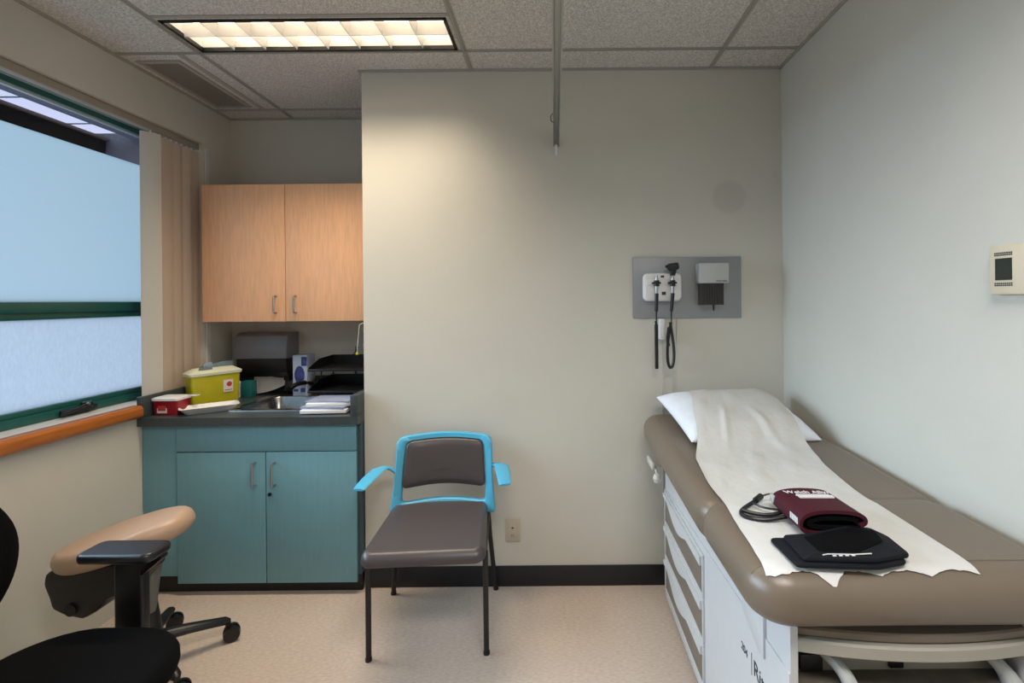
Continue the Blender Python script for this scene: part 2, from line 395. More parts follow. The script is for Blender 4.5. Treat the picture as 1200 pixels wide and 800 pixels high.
# ------------------------------------------------------------------ ceiling fixtures
def fixture(name, label, h, nx, ny, tube, tubes, watt, col, spread):
    x0, x1, y0, y1 = h
    t = thing(name, label, 'ceiling light', ((x0 + x1) / 2, (y0 + y1) / 2, ZC))
    g = G(); f = .012; z0, z1 = ZC - .006, ZC + .012
    g.box(x0 - .002, x1 + .002, y0 - .002, y0 + f, z0, z1); g.box(x0 - .002, x1 + .002, y1 - f, y1 + .002, z0, z1)
    g.box(x0 - .002, x0 + f, y0, y1, z0, z1); g.box(x1 - f, x1 + .002, y0, y1, z0, z1)
    part('frame', g, 'black', t, 'thin black frame')
    g = G(); a, b = ZC + .012, ZC + .15; k = .006
    g.box(x0, x0 + k, y0, y1, a, b); g.box(x1 - k, x1, y0, y1, a, b); g.box(x0, x1, y0, y0 + k, a, b); g.box(x0, x1, y1 - k, y1, a, b); g.box(x0, x1, y0, y1, b, b + k)
    part('housing', g, 'housing', t)
    g = G(); lx0, lx1, ly0, ly1 = x0 + f, x1 - f, y0 + f, y1 - f; zb, zt = ZC - .002, ZC + .052
    def blade_x(x):   # across the fixture, thicker at the top like a parabolic fin
        g.prism([(x - .0015, zb), (x + .0015, zb), (x + .004, zb + .03), (x + .010, zt), (x - .010, zt), (x - .004, zb + .03)], 'y', ly0, ly1)
    def blade_y(y):
        g.prism([(y - .0015, zb), (y + .0015, zb), (y + .004, zb + .03), (y + .010, zt), (y - .010, zt), (y - .004, zb + .03)], 'x', lx0, lx1)
    for i in range(1, nx): blade_x(lx0 + (lx1 - lx0) * i / nx)
    for j in range(1, ny): blade_y(ly0 + (ly1 - ly0) * j / ny)
    part('louver', g, 'louver', t)
    for j in range(tubes):
        y = ly0 + (ly1 - ly0) * (j + .5) / tubes
        g = G(); g.cyl((x0 + .02, y, ZC + .088), (x1 - .02, y, ZC + .088), .0165, n=14); part('lamp_tube', g, tube, t)
    al = bpy.data.lights.new('downlight', 'AREA'); al.shape = 'RECTANGLE'; al.size = x1 - x0 - .03; al.size_y = y1 - y0 - .03; al.energy = watt; al.color = col; al.spread = radians(spread)   # area lamp added below the louvers; spread imitates their sideways cutoff
    ao = bpy.data.objects.new('downlight', al); C.objects.link(ao); ao.location = ((x0 + x1) / 2, (y0 + y1) / 2, ZC - .009)
    return t
fixture('ceiling_light', 'long louvered fluorescent light with black frame in the ceiling near the cupboards', H1, 8, 2, 'tube_f', 2, 12.5, (1, .84, .64), 104)
fixture('ceiling_light', 'unseen louvered fill light added in the ceiling above the viewer', H2, 8, 4, 'tube_fill', 2, 35, (1, .95, .89), 150)  # added fill light, outside the view, brightens the room

# ceiling vent
t = thing('ceiling_vent', 'long grey slatted air vent in the ceiling above the window', 'vent', (-1.93, 2.66, ZC))
x0, x1, y0, y1 = HV; g = G()
for bx in ((x0 - .02, x1 + .02, y0 - .02, y0), (x0 - .02, x1 + .02, y1, y1 + .02), (x0 - .02, x0, y0, y1), (x1, x1 + .02, y0, y1)): g.box(*bx, ZC - .008, ZC - .0005)
part('frame', g, 'tbar', t)
g = G()
for i in range(16): 
    x = x0 + (x1 - x0) * (i + .5) / 16; g.box(x - .0035, x + .0035, y0, y1, ZC - .004, ZC + .012)
part('louver_slats', g, 'vent', t)
g = G(); g.box(x0, x1, y0, y1, ZC + .035, ZC + .04); part('damper', g, 'ventdark', t)

# suspended curtain track
t = thing('curtain_track', 'slim grey metal curtain track hanging below the ceiling in mid room', 'curtain track', (.014, 1.2, 2.25))
g = G(); g.box(.000, .030, -1.65, 2.485, 2.262, 2.285, bev=.002); g.box(-.001, .004, -1.65, 2.485, 2.252, 2.263); g.box(.026, .031, -1.65, 2.485, 2.252, 2.263)
part('rail', g, 'chrome', t)
g = G(); g.cyl((.015, 2.48, 2.274), (.015, 2.509, 2.274), .007); g.cyl((.015, 2.503, 2.274), (.015, 2.510, 2.274), .018); part('wall_bracket', g, 'offwhite2', t)
g = G(); g.box(.010, .020, 2.46, 2.47, 2.205, 2.262, bev=.001); part('end_hook', g, 'white', t)
g = G(); g.tube([(.0, 2.06, 2.262), (-.010, 2.06, 2.25), (-.008, 2.06, 2.225), (.004, 2.06, 2.225)], .002, 6, 1); part('curtain_hook', g, 'ink', t)
for yy in (.3, -1.2):
    g = G(); g.cyl((.015, yy, 2.28), (.015, yy, ZC - .001), .006); part('ceiling_drop_rod', g, 'offwhite2', t)

# ------------------------------------------------------------------ base cabinet, counter, sink
X0, X1 = -2.09, -.992
cb = thing('base_cabinet', 'teal laminate sink cabinet with two doors in the alcove', 'cabinet', (-1.54, 2.8, 0))
g = G(); g.box(X0 + .002, X1, 2.472, YA - .005, .088, .115); g.box(X0 + .002, X0 + .02, 2.472, YA - .005, .115, .856); g.box(X1 - .018, X1, 2.472, YA - .005, .115, .856)
g.box(X0 + .02, X1 - .018, YA - .02, YA - .005, .115, .856); g.box(X0 + .02, X1 - .018, 2.472, 2.49, .115, .72); part('carcass', g, 'tealdark', cb)
g = G(); g.box(X0 + .004, -1.915, 2.455, 2.472, .095, .856, bev=.001); part('filler_panel', g, 'teal', cb)
g = G(); g.box(X0 + .002, X1 - .002, 2.485, 2.50, 0, .088); part('toe_kick', g, 'black_kick', cb)
g = G(); g.box(-1.908, X1 - .014, 2.446, 2.464, .724, .856, bev=.0015); part('drawer_front', g, 'teal', cb)
def pull(p, x, y, z0, z1, m='chrome'):
    g = G(); g.tube([(x, y, z1), (x, y - .026, z1), (x, y - .03, z1 - .012), (x, y - .03, z0 + .012), (x, y - .026, z0), (x, y, z0)], .0055, 10, 1); return part('handle', g, m, p)
for a, b, hxx in ((-1.908, -1.4635, -1.513), (-1.4585, X1 - .014, -1.415)):
    g = G(); g.box(a, b, 2.446, 2.464, .062, .7195, bev=.0015); d = part('door', g, 'teal', cb)
    pull(d, hxx, 2.446, .555, .668)
    if a > -1.5:
        g = G(); g.cyl((-1.440, 2.447, .508), (-1.440, 2.440, .508), .009); part('lock', g, 'blackmetal', d)
# counter
SK = (-1.735, -1.275, 2.57, 3.03)
ct = thing('countertop', 'charcoal speckled countertop with raised side splashes above the teal cabinet', 'countertop', (-1.54, 2.8, .86))
g = G(); slab_with_holes(g, X0 + .001, XC - .001, 2.425, YA - .002, .858, .900, [SK]); bmesh.ops.remove_doubles(g.bm, verts=g.bm.verts[:], dist=1e-5); part('worktop', g, 'counter', ct)
g = G(); g.box(X0 + .001, X0 + .024, 2.425, YA - .022, .900, 1.005, bev=.002); part('splash', g, 'counter', ct)
g = G(); g.box(XC - .038, XC - .001, 2.425, YA - .022, .900, 1.005, bev=.002); part('splash', g, 'counter', ct)
g = G(); g.box(X0 + .001, XC - .001, YA - .022, YA - .002, .900, 1.0, bev=.002); part('splash', g, 'counter', ct)
# sink
sk = thing('sink', 'square stainless steel sink set into the charcoal counter', 'sink', (-1.5, 2.8, .9))
x0, x1, y0, y1 = SK; g = G()
def rrect(x0, x1, y0, y1, r, z, n=6):
    o = []
    for cx, cy, a0 in ((x1 - r, y1 - r, 0), (x0 + r, y1 - r, 90), (x0 + r, y0 + r, 180), (x1 - r, y0 + r, 270)):
        for k in range(n + 1): a = radians(a0 + 90 * k / n); o.append(Vector((cx + r * cos(a), cy + r * sin(a), z)))
    return o
i = .034
g.loft([rrect(x0 - .012, x1 + .012, y0 - .012, y1 + .012, .03, .9005), rrect(x0 - .010, x1 + .010, y0 - .010, y1 + .010, .03, .905), rrect(x0 + i - .004, x1 - i + .004, y0 + i - .004, y1 - i - .04, .05, .904),
        rrect(x0 + i, x1 - i, y0 + i, y1 - i - .045, .05, .898), rrect(x0 + i + .01, x1 - i - .01, y0 + i + .01, y1 - i - .055, .05, .77), rrect(x0 + i + .04, x1 - i - .04, y0 + i + .04, y1 - i - .085, .03, .755)], cap=False)
b = [g.bm.verts.new(p) for p in rrect(x0 + i + .04, x1 - i - .04, y0 + i + .04, y1 - i - .085, .03, .755)]; g.bm.faces.new(b)
part('basin', g, 'steel', sk, sharp=50)
g = G(); g.lathe([(.04, 0), (.04, .004), (.03, .005), (.001, .002)], (-1.505, 2.77, .755)); part('drain', g, 'chrome', sk)
# faucet
fc = thing('faucet', 'low dark faucet behind the steel sink', 'faucet', (-1.50, 3.04, .905))
g = G(); g.lathe([(.032, 0), (.032, .01), (.022, .02), (.02, .07), (.0, .08)], (-1.50, 3.035, .904)); part('faucet_body', g, 'black', fc)
g = G(); g.tube([(-1.50, 3.03, .955), (-1.52, 2.97, .985), (-1.545, 2.90, .985), (-1.56, 2.86, .965)], .014, 12, 2); part('spout', g, 'black', fc)
g = G(); g.tube([(-1.50, 3.035, .98), (-1.56, 3.02, 1.0), (-1.66, 2.99, .965)], lambda t: .013 + .004 * sin(pi * t), 10, 2); part('lever', g, 'black', fc)

# ------------------------------------------------------------------ wall cupboard
uc = thing('wall_cabinet', 'maple two-door wall cupboard above the sink', 'cabinet', (-1.55, 3.0, 1.36))
g = G(); g.box(-2.048, XC - .002, 2.852, YA - .001, 1.372, 2.155); part('carcass', g, 'maple', uc)
for a, b, hxx in ((-2.05, -1.568, -1.62), (-1.564, XC - .004, -1.505)):
    g = G(); g.box(a, b, 2.83, 2.85, 1.362, 2.160, bev=.0015); d = part('door', g, 'maple', uc)
    pull(d, hxx, 2.83, 1.412, 1.508)
M_under = None

# ------------------------------------------------------------------ things on the counter
# towel dispenser
td = thing('towel_dispenser', 'grey and black paper towel dispenser on the alcove wall below the cupboard', 'dispenser', (-1.72, 3.15, 1.0))
g = G(); g.prism([(YA - .002, 1.285), (3.05, 1.285), (3.015, 1.265), (3.0, 1.21), (2.995, 1.125), (YA - .002, 1.125)], 'x', -1.985, -1.655, bev=.008); part('cover', g, 'greydark', td, 'grey curved cover')
g = G(); g.prism([(YA - .002, 1.125), (3.01, 1.125), (3.02, 1.04), (3.05, 1.0), (YA - .002, 1.0)], 'x', -1.975, -1.665, bev=.004); g.box(-1.70, -1.662, 3.04, YA - .024, .92, 1.12, bev=.006); part('lower_body', g, 'black', td, 'black lower body')
g = G()
pp = []
for k in range(7):
    t = k / 6; pp.append([Vector((-1.885 + .19 * u + .012 * t, 3.045 - .03 * t - .01 * sin(u * 5), 1.01 - (.10 - .05 * u * u) * t)) for u in [q / 6 for q in range(7)]])
bmv = [[g.bm.verts.new(p) for p in r] for r in pp]
for r1, r2 in zip(bmv, bmv[1:]):
    for k in range(6): g.bm.faces.new((r1[k], r1[k + 1], r2[k + 1], r2[k]))
bmesh.ops.solidify(g.bm, geom=g.bm.faces[:], thickness=.002)
part('paper_towel', g, 'paper', td)
# yellow sharps box
ang = radians(57)
RM = Matrix.Translation((-1.99, 2.665, .9005)) @ Matrix.Rotation(ang, 4, 'Z')
# local: x along the long face (towards the back right), y to the left
sb = thing('sharps_container', 'large yellow sharps container with pale lid beside the red one', 'sharps container', (-1.99, 2.665, .9005))
L_, W_ = .235, .085
g = G()
def fr(z, e, m=0): return [Vector(p) for p in rrect(-e + m, L_ + e - m, -e + m, W_ + e - m, .014, z, 4)]
g.loft([fr(0, -.006), fr(.004, 0), fr(.165, .008)]); g.bm.transform(RM); part('body', g, 'yellow', sb)
g = G(); g.loft([fr(.166, .014), fr(.180, .016), fr(.184, .012), fr(.205, -.02)]); g.bm.transform(RM); part('lid', g, 'palelid', sb)
g = G(); g.prism([(.02, .184), (.22, .205), (.22, .235), (.16, .235), (.06, .215)], 'y', .03, .034); g.prism([(.03, .18), (.10, .19), (.10, .235), (.07, .245), (.035, .21)], 'y', .005, .009); g.bm.transform(RM); part('lid_flap', g, 'clearplastic', sb)
g = G(); g.box(.150, .200, -.0085, -.0065, .06, .13); g.bm.transform(RM); lb = part('hazard_label', g, 'whiteink', sb)
g = G(); g.cyl((.180, -.0085, .105), (.180, -.0095, .105), .014); g.box(.155, .195, -.0094, -.0084, .070, .074); g.bm.transform(RM); part('hazard_print', g, 'redlabel', lb)
# red sharps cup
rb = thing('sharps_container', 'small red sharps container with white lid at the left end of the counter', 'sharps container', (-1.99, 2.53, .9005))
g = G(); g.loft([rrect(-2.055, -1.935, 2.485, 2.575, .01, .901), rrect(-2.06, -1.930, 2.48, 2.58, .012, .975)]); part('body', g, 'red', rb)
g = G(); g.loft([rrect(-2.064, -1.926, 2.476, 2.584, .012, .975), rrect(-2.064, -1.926, 2.476, 2.584, .012, .986), rrect(-2.05, -1.94, 2.49, 2.57, .012, .992)]); g.box(-1.93, -1.885, 2.55, 2.58, .985, .989); part('lid', g, 'white', rb)
g = G(); g.box(-2.035, -1.985, 2.4825, 2.4845, .912, .965); lb = part('label_plate', g, 'whiteink', rb)
g = G(); g.box(-2.03, -1.99, 2.4815, 2.4825, .924, .950); part('label_print', g, 'redlabel', lb)
# foam tray
g = G(); RT = Matrix.Translation((-1.825, 2.565, .9005)) @ Matrix.Rotation(radians(38), 4, 'Z')
def fl(z, e): return [Vector(p) for p in rrect(-.115 - e, .115 + e, -.05 - e, .05 + e, .02, z, 5)]
g.loft([fl(0, -.015), fl(.032, .012), fl(.034, .016), fl(.035, .010), fl(.006, -.017)]); g.bm.transform(RT)
solo('tray', g, 'white', 'white shallow foam tray in front of the yellow container', 'tray', (-1.845, 2.575, .9005))
# bottle and teal carton
bt = thing('pump_bottle', 'small white bottle between the yellow container and the teal carton', 'bottle', (-1.935, 2.945, .9005))
g = G(); g.lathe([(.03, 0), (.032, .01), (.032, .085), (.02, .1), (.011, .104), (.0, .104)], (-1.935, 2.945, .9005)); part('body', g, 'white', bt)
g = G(); g.lathe([(.014, 0), (.014, .016), (.005, .018), (.005, .03), (.0, .03)], (-1.935, 2.945, 1.004)); part('cap', g, 'offwhite2', bt)
g = G(); g.box(-1.895, -1.832, 2.93, 2.985, .9005, .998, bev=.002); solo('carton', g, 'tealbox', 'dark teal carton standing under the towel dispenser', 'box', (-1.86, 2.96, .9005))
# blue printed glove box standing on end
bx = thing('glove_box', 'blue and white printed box standing beside the towel dispenser', 'box', (-1.555, 3.01, .9005))
g = G(); g.box(-1.598, -1.510, 2.96, 3.06, .9005, 1.150, bev=.002); part('carton', g, 'carton', bx)
g = G(); g.lathe([(.001, 0), (.055, 0), (.055, .0015), (.001, .0015)], n=28, sx=.55, mtx=Matrix.Translation((-1.556, 2.9595, 1.03)) @ Matrix.Rotation(pi / 2, 4, 'X')); part('printed_patch', g, 'cartonblue', bx)
g = G(); g.box(-1.545, -1.512, 2.9583, 2.9597, 1.085, 1.14); part('printed_panel', g, 'cartonblue', bx)
g = G(); g.box(-1.594, -1.565, 2.9583, 2.9597, .93, .945); part('printed_strip', g, 'cartonblue', bx)
g = G(); g.box(-1.55, -1.522, 2.9583, 2.9597, .925, .95); part('printed_strip', g, 'cartonblue', bx)
# letter trays
def letter_tray(z, label):
    t = thing('letter_tray', label, 'letter tray', (-1.19, 2.82, z), group=None)
    g = G(); a, b, c, d = -1.355, -1.035, 2.66, 2.96; k = .003
    g.box(a, b, c, d, z, z + k)
    for x in (a, b - k): g.prism([(c, z), (c + .01, z + .018), (c + .13, z + .055), (d, z + .060), (d, z)], 'x', x, x + k)
    g.box(a, b, d - k, d, z, z + .06); part('tray_shell', g, 'black', t)
    g = G(); g.box(a, b, c - .002, c + .004, z - .001, z + .012, bev=.002); part('front_lip', g, 'black', t)
    for x in (a + .008, b - .008):
        for y in (c + .14, d - .01):
            g = G(); g.cyl((x, y, z - .058 if z > 1.05 else z - .0445), (x, y, z), .004, n=8); part('support_post', g, 'blackmetal', t)
    return t
letter_tray(1.093, 'black letter tray, upper of the stacked pair on the counter')
letter_tray(.975, 'black letter tray, lower of the stacked pair on the counter')
# paper stack
zz = .9055
for k, (dz, rot, m, lab) in enumerate(((.018, 3, 'sheet', 'bottom wad of white papers hanging over the sink corner'), (.012, -4, 'sheetblue', 'glossy booklet between the white papers by the sink'),
                                       (.017, 6, 'sheet', 'second wad of white papers below the top cover by the sink'), (.008, -2, 'sheetblue', 'glossy blue-grey booklet on top of the paper pile'))):
    g = G(); g.box(-.115, .115, -.15, .15, 0, dz, bev=.001, mtx=Matrix.Translation((-1.172 - .006 * (3 - k), 2.62 + .012 * k, zz)) @ Matrix.Rotation(radians(rot), 4, 'Z')); zz += dz + .0004
    solo('paper_stack' if m == 'sheet' else 'booklet', g, m, lab, 'papers' if m == 'sheet' else 'booklet', (-1.185, 2.62, zz - dz))
# pens sticking above the trays and navy pouch on the alcove side
g = G(); g.tube([(-1.22, 2.97, 1.150), (-1.222, 2.985, 1.20)], .003, 6); g.tube([(-1.235, 2.975, 1.150), (-1.205, 2.985, 1.195)], .0025, 6); g.cyl((-1.22, 2.975, .9005), (-1.22, 2.975, 1.153), .006, n=8)
solo('wire_stand', g, 'blackmetal', 'thin black wire stand behind the letter trays', 'wire stand', (-1.22, 2.975, .9005))
pc = thing('pouch', 'dark blue pouch hanging on the alcove side wall under the cupboard', 'pouch', (-1.02, 2.8, 1.36))
g = G(); g.cushion(-.045, .045, -.10, .10, -.012, .012, .03, .011); g.bm.transform(Matrix.Translation((-1.035, 2.76, 1.27)) @ Matrix.Rotation(pi / 2, 4, 'Y') @ Matrix.Diagonal((1.05, .8, 2.2, 1))); part('bag', g, 'bluecloth', pc)
g = G(); g.tube([(-1.085, 2.70, 1.345), (-1.09, 2.69, 1.26), (-1.095, 2.69, 1.19)], .0015, 6); g.tube([(-1.085, 2.70, 1.345), (-1.06, 2.74, 1.358)], .0015, 6); part('cord', g, 'palelid', pc)
g = G(); g.lathe([(.0, -.009), (.008, -.004), (.008, .004), (.0, .009)], (-1.095, 2.69, 1.185), 14); part('bead', g, 'yellow', pc)

# ------------------------------------------------------------------ wall diagnostic station
ds = thing('diagnostic_panel', 'grey wall panel holding two corded examination handles and a tip dispenser', 'medical panel', (.68, YB, 1.37))
g = G(); g.box(.402, .958, YB - .016, YB - .001, 1.375, 1.686, bev=.002); part('backboard', g, 'panelgrey', ds)
g = G(); g.cushion(-.096, .096, -.071, .071, 0, .045, .025, .012); g.bm.transform(Matrix.Translation((.545, YB - .016, 1.532)) @ Matrix.Rotation(pi / 2, 4, 'X')); tr = part('transformer_housing', g, 'white', ds)
g = G(); g.box(.462, .628, YB - .066, YB - .058, 1.545, 1.572, bev=.004); part('cradle_ridge', g, 'white', tr)
g = G(); g.box(.540, .560, YB - .0625, YB - .060, 1.492, 1.508); part('switch', g, 'ink', tr)
g = G(); g.box(.535, .552, YB - .0625, YB - .060, 1.580, 1.590); part('emblem', g, 'ink', tr)
g = G(); g.cyl((.549, YB - .060, 1.484), (.549, YB - .065, 1.484), .005); part('pilot_lamp', g, 'white', tr)
def coil(pts, r, R, turns, smooth=3):
    P = [Vector(p) for p in pts]
    for _ in range(smooth):
        Q = [P[0]]
        for a, b in zip(P, P[1:]): Q += [a * .75 + b * .25, a * .25 + b * .75]
        P = Q + [P[-1]]
    return P
yh = YB - .082
for k, x in enumerate((.510, .590)):
    g = G(); g.cyl((x, yh, 1.535), (x, yh, 1.565), .013); h = G()
    g.tube([(x - .018, yh + .012, 1.552), (x - .016, yh - .010, 1.552), (x + .016, yh - .010, 1.552), (x + .018, yh + .012, 1.552)], .005, 8, 2)
    g.box(x - .006, x + .006, yh, YB - .058, 1.548, 1.558); cr = part('cradle', g, 'black', ds)
    g = G(); g.loft([[Vector((x + q * cos(2 * pi * k_ / 20), yh + q * sin(2 * pi * k_ / 20), z_)) for k_ in range(20)] for z_, q in ((1.50, .0065), (1.536, .0085), (1.565, .009), (1.59, .005))]); hd = part('handle_neck', g, 'chrome', ds, 'bright metal neck')
    g = G(); g.cyl((x - .003 if k == 0 else x - .008, yh, 1.41), (x, yh, 1.50), .0085, .0095); part('handle_grip', g, 'black', ds)
    g = G(); g.cyl((x - .003 if k == 0 else x - .008, yh, 1.355), (x - .003 if k == 0 else x - .008, yh, 1.41), .003, .004, 8)
    if k == 0:
        g.tube([(x - .004, yh + .015, 1.357), (x - .004, yh, 1.352), (x - .004, yh, 1.34)], .006, 8, 1)
        g.tube([(x - .004, yh, 1.345), (x - .004, yh, 1.24), (x - .003, yh, 1.124)], .0088, 10)
        for q in range(26): g.lathe([(.0088, -.0022), (.0102, 0), (.0088, .0022)], (x - .0035, yh, 1.34 - .0083 * q), 10)
    else:
        Pn = coil([(x - .01, yh, 1.355), (x - .022, yh, 1.30), (x - .030, yh, 1.22), (x - .028, yh, 1.15), (x - .014, yh, 1.122), (x + .002, yh, 1.15), (x + .004, yh, 1.22), (x - .006, yh, 1.30), (x - .012, yh + .012, 1.355)], 0, 0, 0, 2)
        g.tube(Pn, .0072, 8)
        g.tube([(x - .018, yh + .012, 1.33), (x - .026, yh + .012, 1.27), (x - .020, yh + .012, 1.235)], .008, 8, 1)
    part('coiled_cord', g, 'black', ds)
g = G(); g.cushion(-.030, .028, -.018, .018, -.014, .014, .012, .008); g.bm.transform(Matrix.Translation((.592, yh - .005, 1.632)) @ Matrix.Rotation(pi / 2, 4, 'X') @ Matrix.Rotation(.15, 4, 'Z'))
g.cyl((.590, yh, 1.588), (.592, yh, 1.625), .012, .019); g.cyl((.570, yh - .01, 1.63), (.552, yh - .015, 1.634), .010, .006); part('instrument_head', g, 'black', ds, 'black viewing head')
# tip dispenser
g = G(); g.box(.722, .872, YB - .088, YB - .016, 1.548, 1.650, bev=.006, seg=3); dp = part('tip_dispenser', g, 'dispgrey', ds)
g = G(); g.box(.735, .846, YB - .078, YB - .016, 1.440, 1.548)
for q in range(9): g.cyl((.742 + q * .0122, YB - .078, 1.445), (.742 + q * .0122, YB - .078, 1.545), .0048, n=8)
part('tip_tubes', g, 'smoke', dp, 'smoky ribbed tubes')
g = G(); g.cyl((.797, YB - .07, 1.41), (.797, YB - .07, 1.44), .003, .006, 8); part('ear_tip', g, 'black', dp)
part('lettering', text_g('Welch Allyn', .011, Matrix.Translation((.805, YB - .0885, 1.556)) @ Matrix.Rotation(pi / 2, 4, 'X')), 'ink', dp)
# power supply and thin leads below the panel
g = G(); g.box(.532, .558, YB - .045, YB - .001, 1.265, 1.372, bev=.004); solo('power_adapter', g, 'white', 'small white power adapter plugged in just below the grey wall panel', 'power adapter', (.545, YB, 1.265))
g = G(); g.tube([(.552, YB - .004, 1.27), (.555, YB - .004, 1.1), (.548, YB - .004, .90), (.55, YB - .004, .4)], .0017, 6, 2); solo('power_lead', g, 'dispgrey', 'thin grey lead running down the wall from the white power adapter', 'cable', (.55, YB, .4))
g = G(); g.tube([(.628, YB - .004, 1.374), (.625, YB - .004, 1.2), (.600, YB - .004, 1.1), (.603, YB - .004, .4)], .0017, 6, 2); solo('power_lead', g, 'dispgrey', 'thin grey lead running down the wall to the right of the coiled loop', 'cable', (.603, YB, .4))
# wall outlet
ot = thing('wall_outlet', 'cream wall outlet low on the wall beside the blue chair', 'outlet', (-.226, YB, .29))
g = G(); g.box(-.264, -.188, YB - .006, YB, .228, .350, bev=.002); part('cover_plate', g, 'ivory', ot)
g = G(); g.box(-.245, -.209, YB - .009, YB - .005, .25, .33, bev=.002); rc = part('receptacle', g, 'ivory', ot)
for bb in ((-.232, -.222, .298, .306), (-.232, -.230, .258, .270), (-.223, -.221, .258, .270)):
    g = G(); g.box(bb[0], bb[1], YB - .0105, YB - .0085, bb[2], bb[3]); part('slot', g, 'ink', rc)
# thermostat on the right wall
th = thing('thermostat', 'beige thermostat with small dark display on the right wall', 'thermostat', (XR, 1.21, 1.47))
g = G(); g.box(XR - .028, XR, 1.135, 1.287, 1.474, 1.602, bev=.004); part('case', g, 'beige', th)
g = G(); g.box(XR - .0295, XR - .0275, 1.222, 1.268, 1.511, 1.567); part('display', g, 'lcd', th)
for zc in (1.578, 1.500):
    g = G()
    for q in range(9):
        for r_ in range(2): g.cyl((XR - .027, 1.223 + q * .0057, zc + (r_ - .5) * .005), (XR - .0292, 1.223 + q * .0057, zc + (r_ - .5) * .005), .0021, n=8)
    part('vent_slots', g, 'ink', th)
g = G(); g.box(XR - .0295, XR - .0275, 1.15, 1.19, 1.53, 1.545); part('button', g, 'offwhite2', th)

# ------------------------------------------------------------------ visitor chair (local frame, front = -Y)
BX = .014
vc = thing('armchair', 'blue-framed visitor chair with dark grey vinyl seat by the back wall', 'chair', (-.552, 2.237, 0), radians(4))
def seat_shape():
    g = G(); L = []; n = 10
    def out(inset, z, fz):
        pts = []
        for (x, y, r, a0) in ((.226, .155, .05, 0), (-.226, .155, .05, 90), (-.245, -.335, .045, 180), (.245, -.335, .045, 270)):
            cx = x - math.copysign(r, x); cy = y - r if y > 0 else y + r
            for k in range(n + 1):
                a = radians(a0 + 90 * k / n); rr = max(r - inset, .003); X = cx + rr * cos(a); Y = cy + rr * sin(a)
                dz = -.030 * max(0, (-Y - .20) / .135) ** 2 * fz
                pts.append(Vector((X, Y, z + dz)))
        return pts
    for k in range(5): a = pi / 2 * (1 - k / 4); L.append(out(.014 * (1 - cos(a)),   .440 + .012 * (1 - sin(a)), .4))
    for k in range(7): a = pi / 2 * k / 6; L.append(out(.03 * (1 - cos(a)), .499 - .03 * (1 - sin(a)), .9))
    L.append(out(.042, .497, 1))
    g.loft(L, cap=True); return g
part('seat', seat_shape(), 'vinylgrey', vc, local=True, sharp=60)
def ym(x, z): return .125 + (z - .45) * .22 - .16 * (x * x) / .25
def round_poly(c, r, n=6):
    out = []; N = len(c)
    for i in range(N):
        p = Vector(c[i]); a = (Vector(c[i - 1]) - p).normalized(); b = (Vector(c[(i + 1) % N]) - p).normalized(); rr = r[i] if isinstance(r, (list, tuple)) else r
        for k in range(n + 1):
            t = k / n; out.append(tuple((p + a * rr) * (1 - t) ** 2 + p * 2 * t * (1 - t) + (p + b * rr) * t * t))
    return out
def resample(c, N):
    P = [Vector(p) for p in c] + [Vector(c[0])]; d = [0]
    for a, b in zip(P, P[1:]): d.append(d[-1] + (b - a).length)
    out = []; j = 0
    for k in range(N):
        t = d[-1] * k / N
        while d[j + 1] < t: j += 1
        f = (t - d[j]) / max(d[j + 1] - d[j], 1e-9); out.append(tuple(P[j].lerp(P[j + 1], f)))
    return out
def arcpts(outer): return resample(outer, 96)
outer = round_poly([(-.250, .452), (-.236, .60), (-.230, .80), (0, .818), (.230, .80), (.236, .60), (.250, .452)], [.01, .03, .035, .12, .035, .03, .01])
inner = round_poly([(-.200, .500), (-.198, .66), (-.186, .780), (0, .793), (.186, .780), (.198, .66), (.200, .500), (0, .515)], [.02, .05, .03, .1, .03, .05, .02, .1])
def align(o, i):     # start both loops at the point closest to direction straight down-left
    def s(l):
        k = min(range(len(l)), key=lambda q: l[q][0] + l[q][1]); return l[k:] + l[:k]
    return s(o), s(i)
def by_angle(l, N, c=(0, .63)):
    P = [Vector(p) for p in l]; out = []; M_ = len(P)
    for k in range(N):
        a = 2 * pi * (k + .5) / N; d = Vector((cos(a), sin(a))); best = None
        for i in range(M_):
            p, q = P[i] - Vector(c), P[(i + 1) % M_] - Vector(c); e = q - p; den = d.x * e.y - d.y * e.x
            if abs(den) < 1e-12: continue
            t = (p.x * e.y - p.y * e.x) / den; u = (p.x * d.y - p.y * d.x) / den
            if t > 0 and -1e-6 <= u <= 1 + 1e-6 and (best is None or t > best): best = t
        out.append(tuple(Vector(c) + d * best))
    return out
N = 144
oo = by_angle(outer, N); ii = by_angle(inner, N)
g = G(); th_ = .022
Lf = [Vector((x, ym(x, z), z)) for x, z in oo]; Li = [Vector((x, ym(x, z), z)) for x, z in ii]
Lb = [Vector((x, ym(x, z) + th_, z)) for x, z in oo]; Lib = [Vector((x, ym(x, z) + th_, z)) for x, z in ii]
Lm = [(a * .12 + b * .88) - Vector((0, .005, 0)) for a, b in zip(Li, Lf)]; Lm2 = [(a * .88 + b * .12) - Vector((0, .005, 0)) for a, b in zip(Li, Lf)]
g.loft([Lib, Li, Lm2, Lm, Lf, Lb, Lib], cap=False); bmesh.ops.remove_doubles(g.bm, verts=g.bm.verts[:], dist=1e-5)
g.bm.transform(Matrix.Translation((BX, 0, 0)))
fr_ = part('back_frame', g, 'blue', vc, 'blue plastic back frame', local=True, sharp=50)
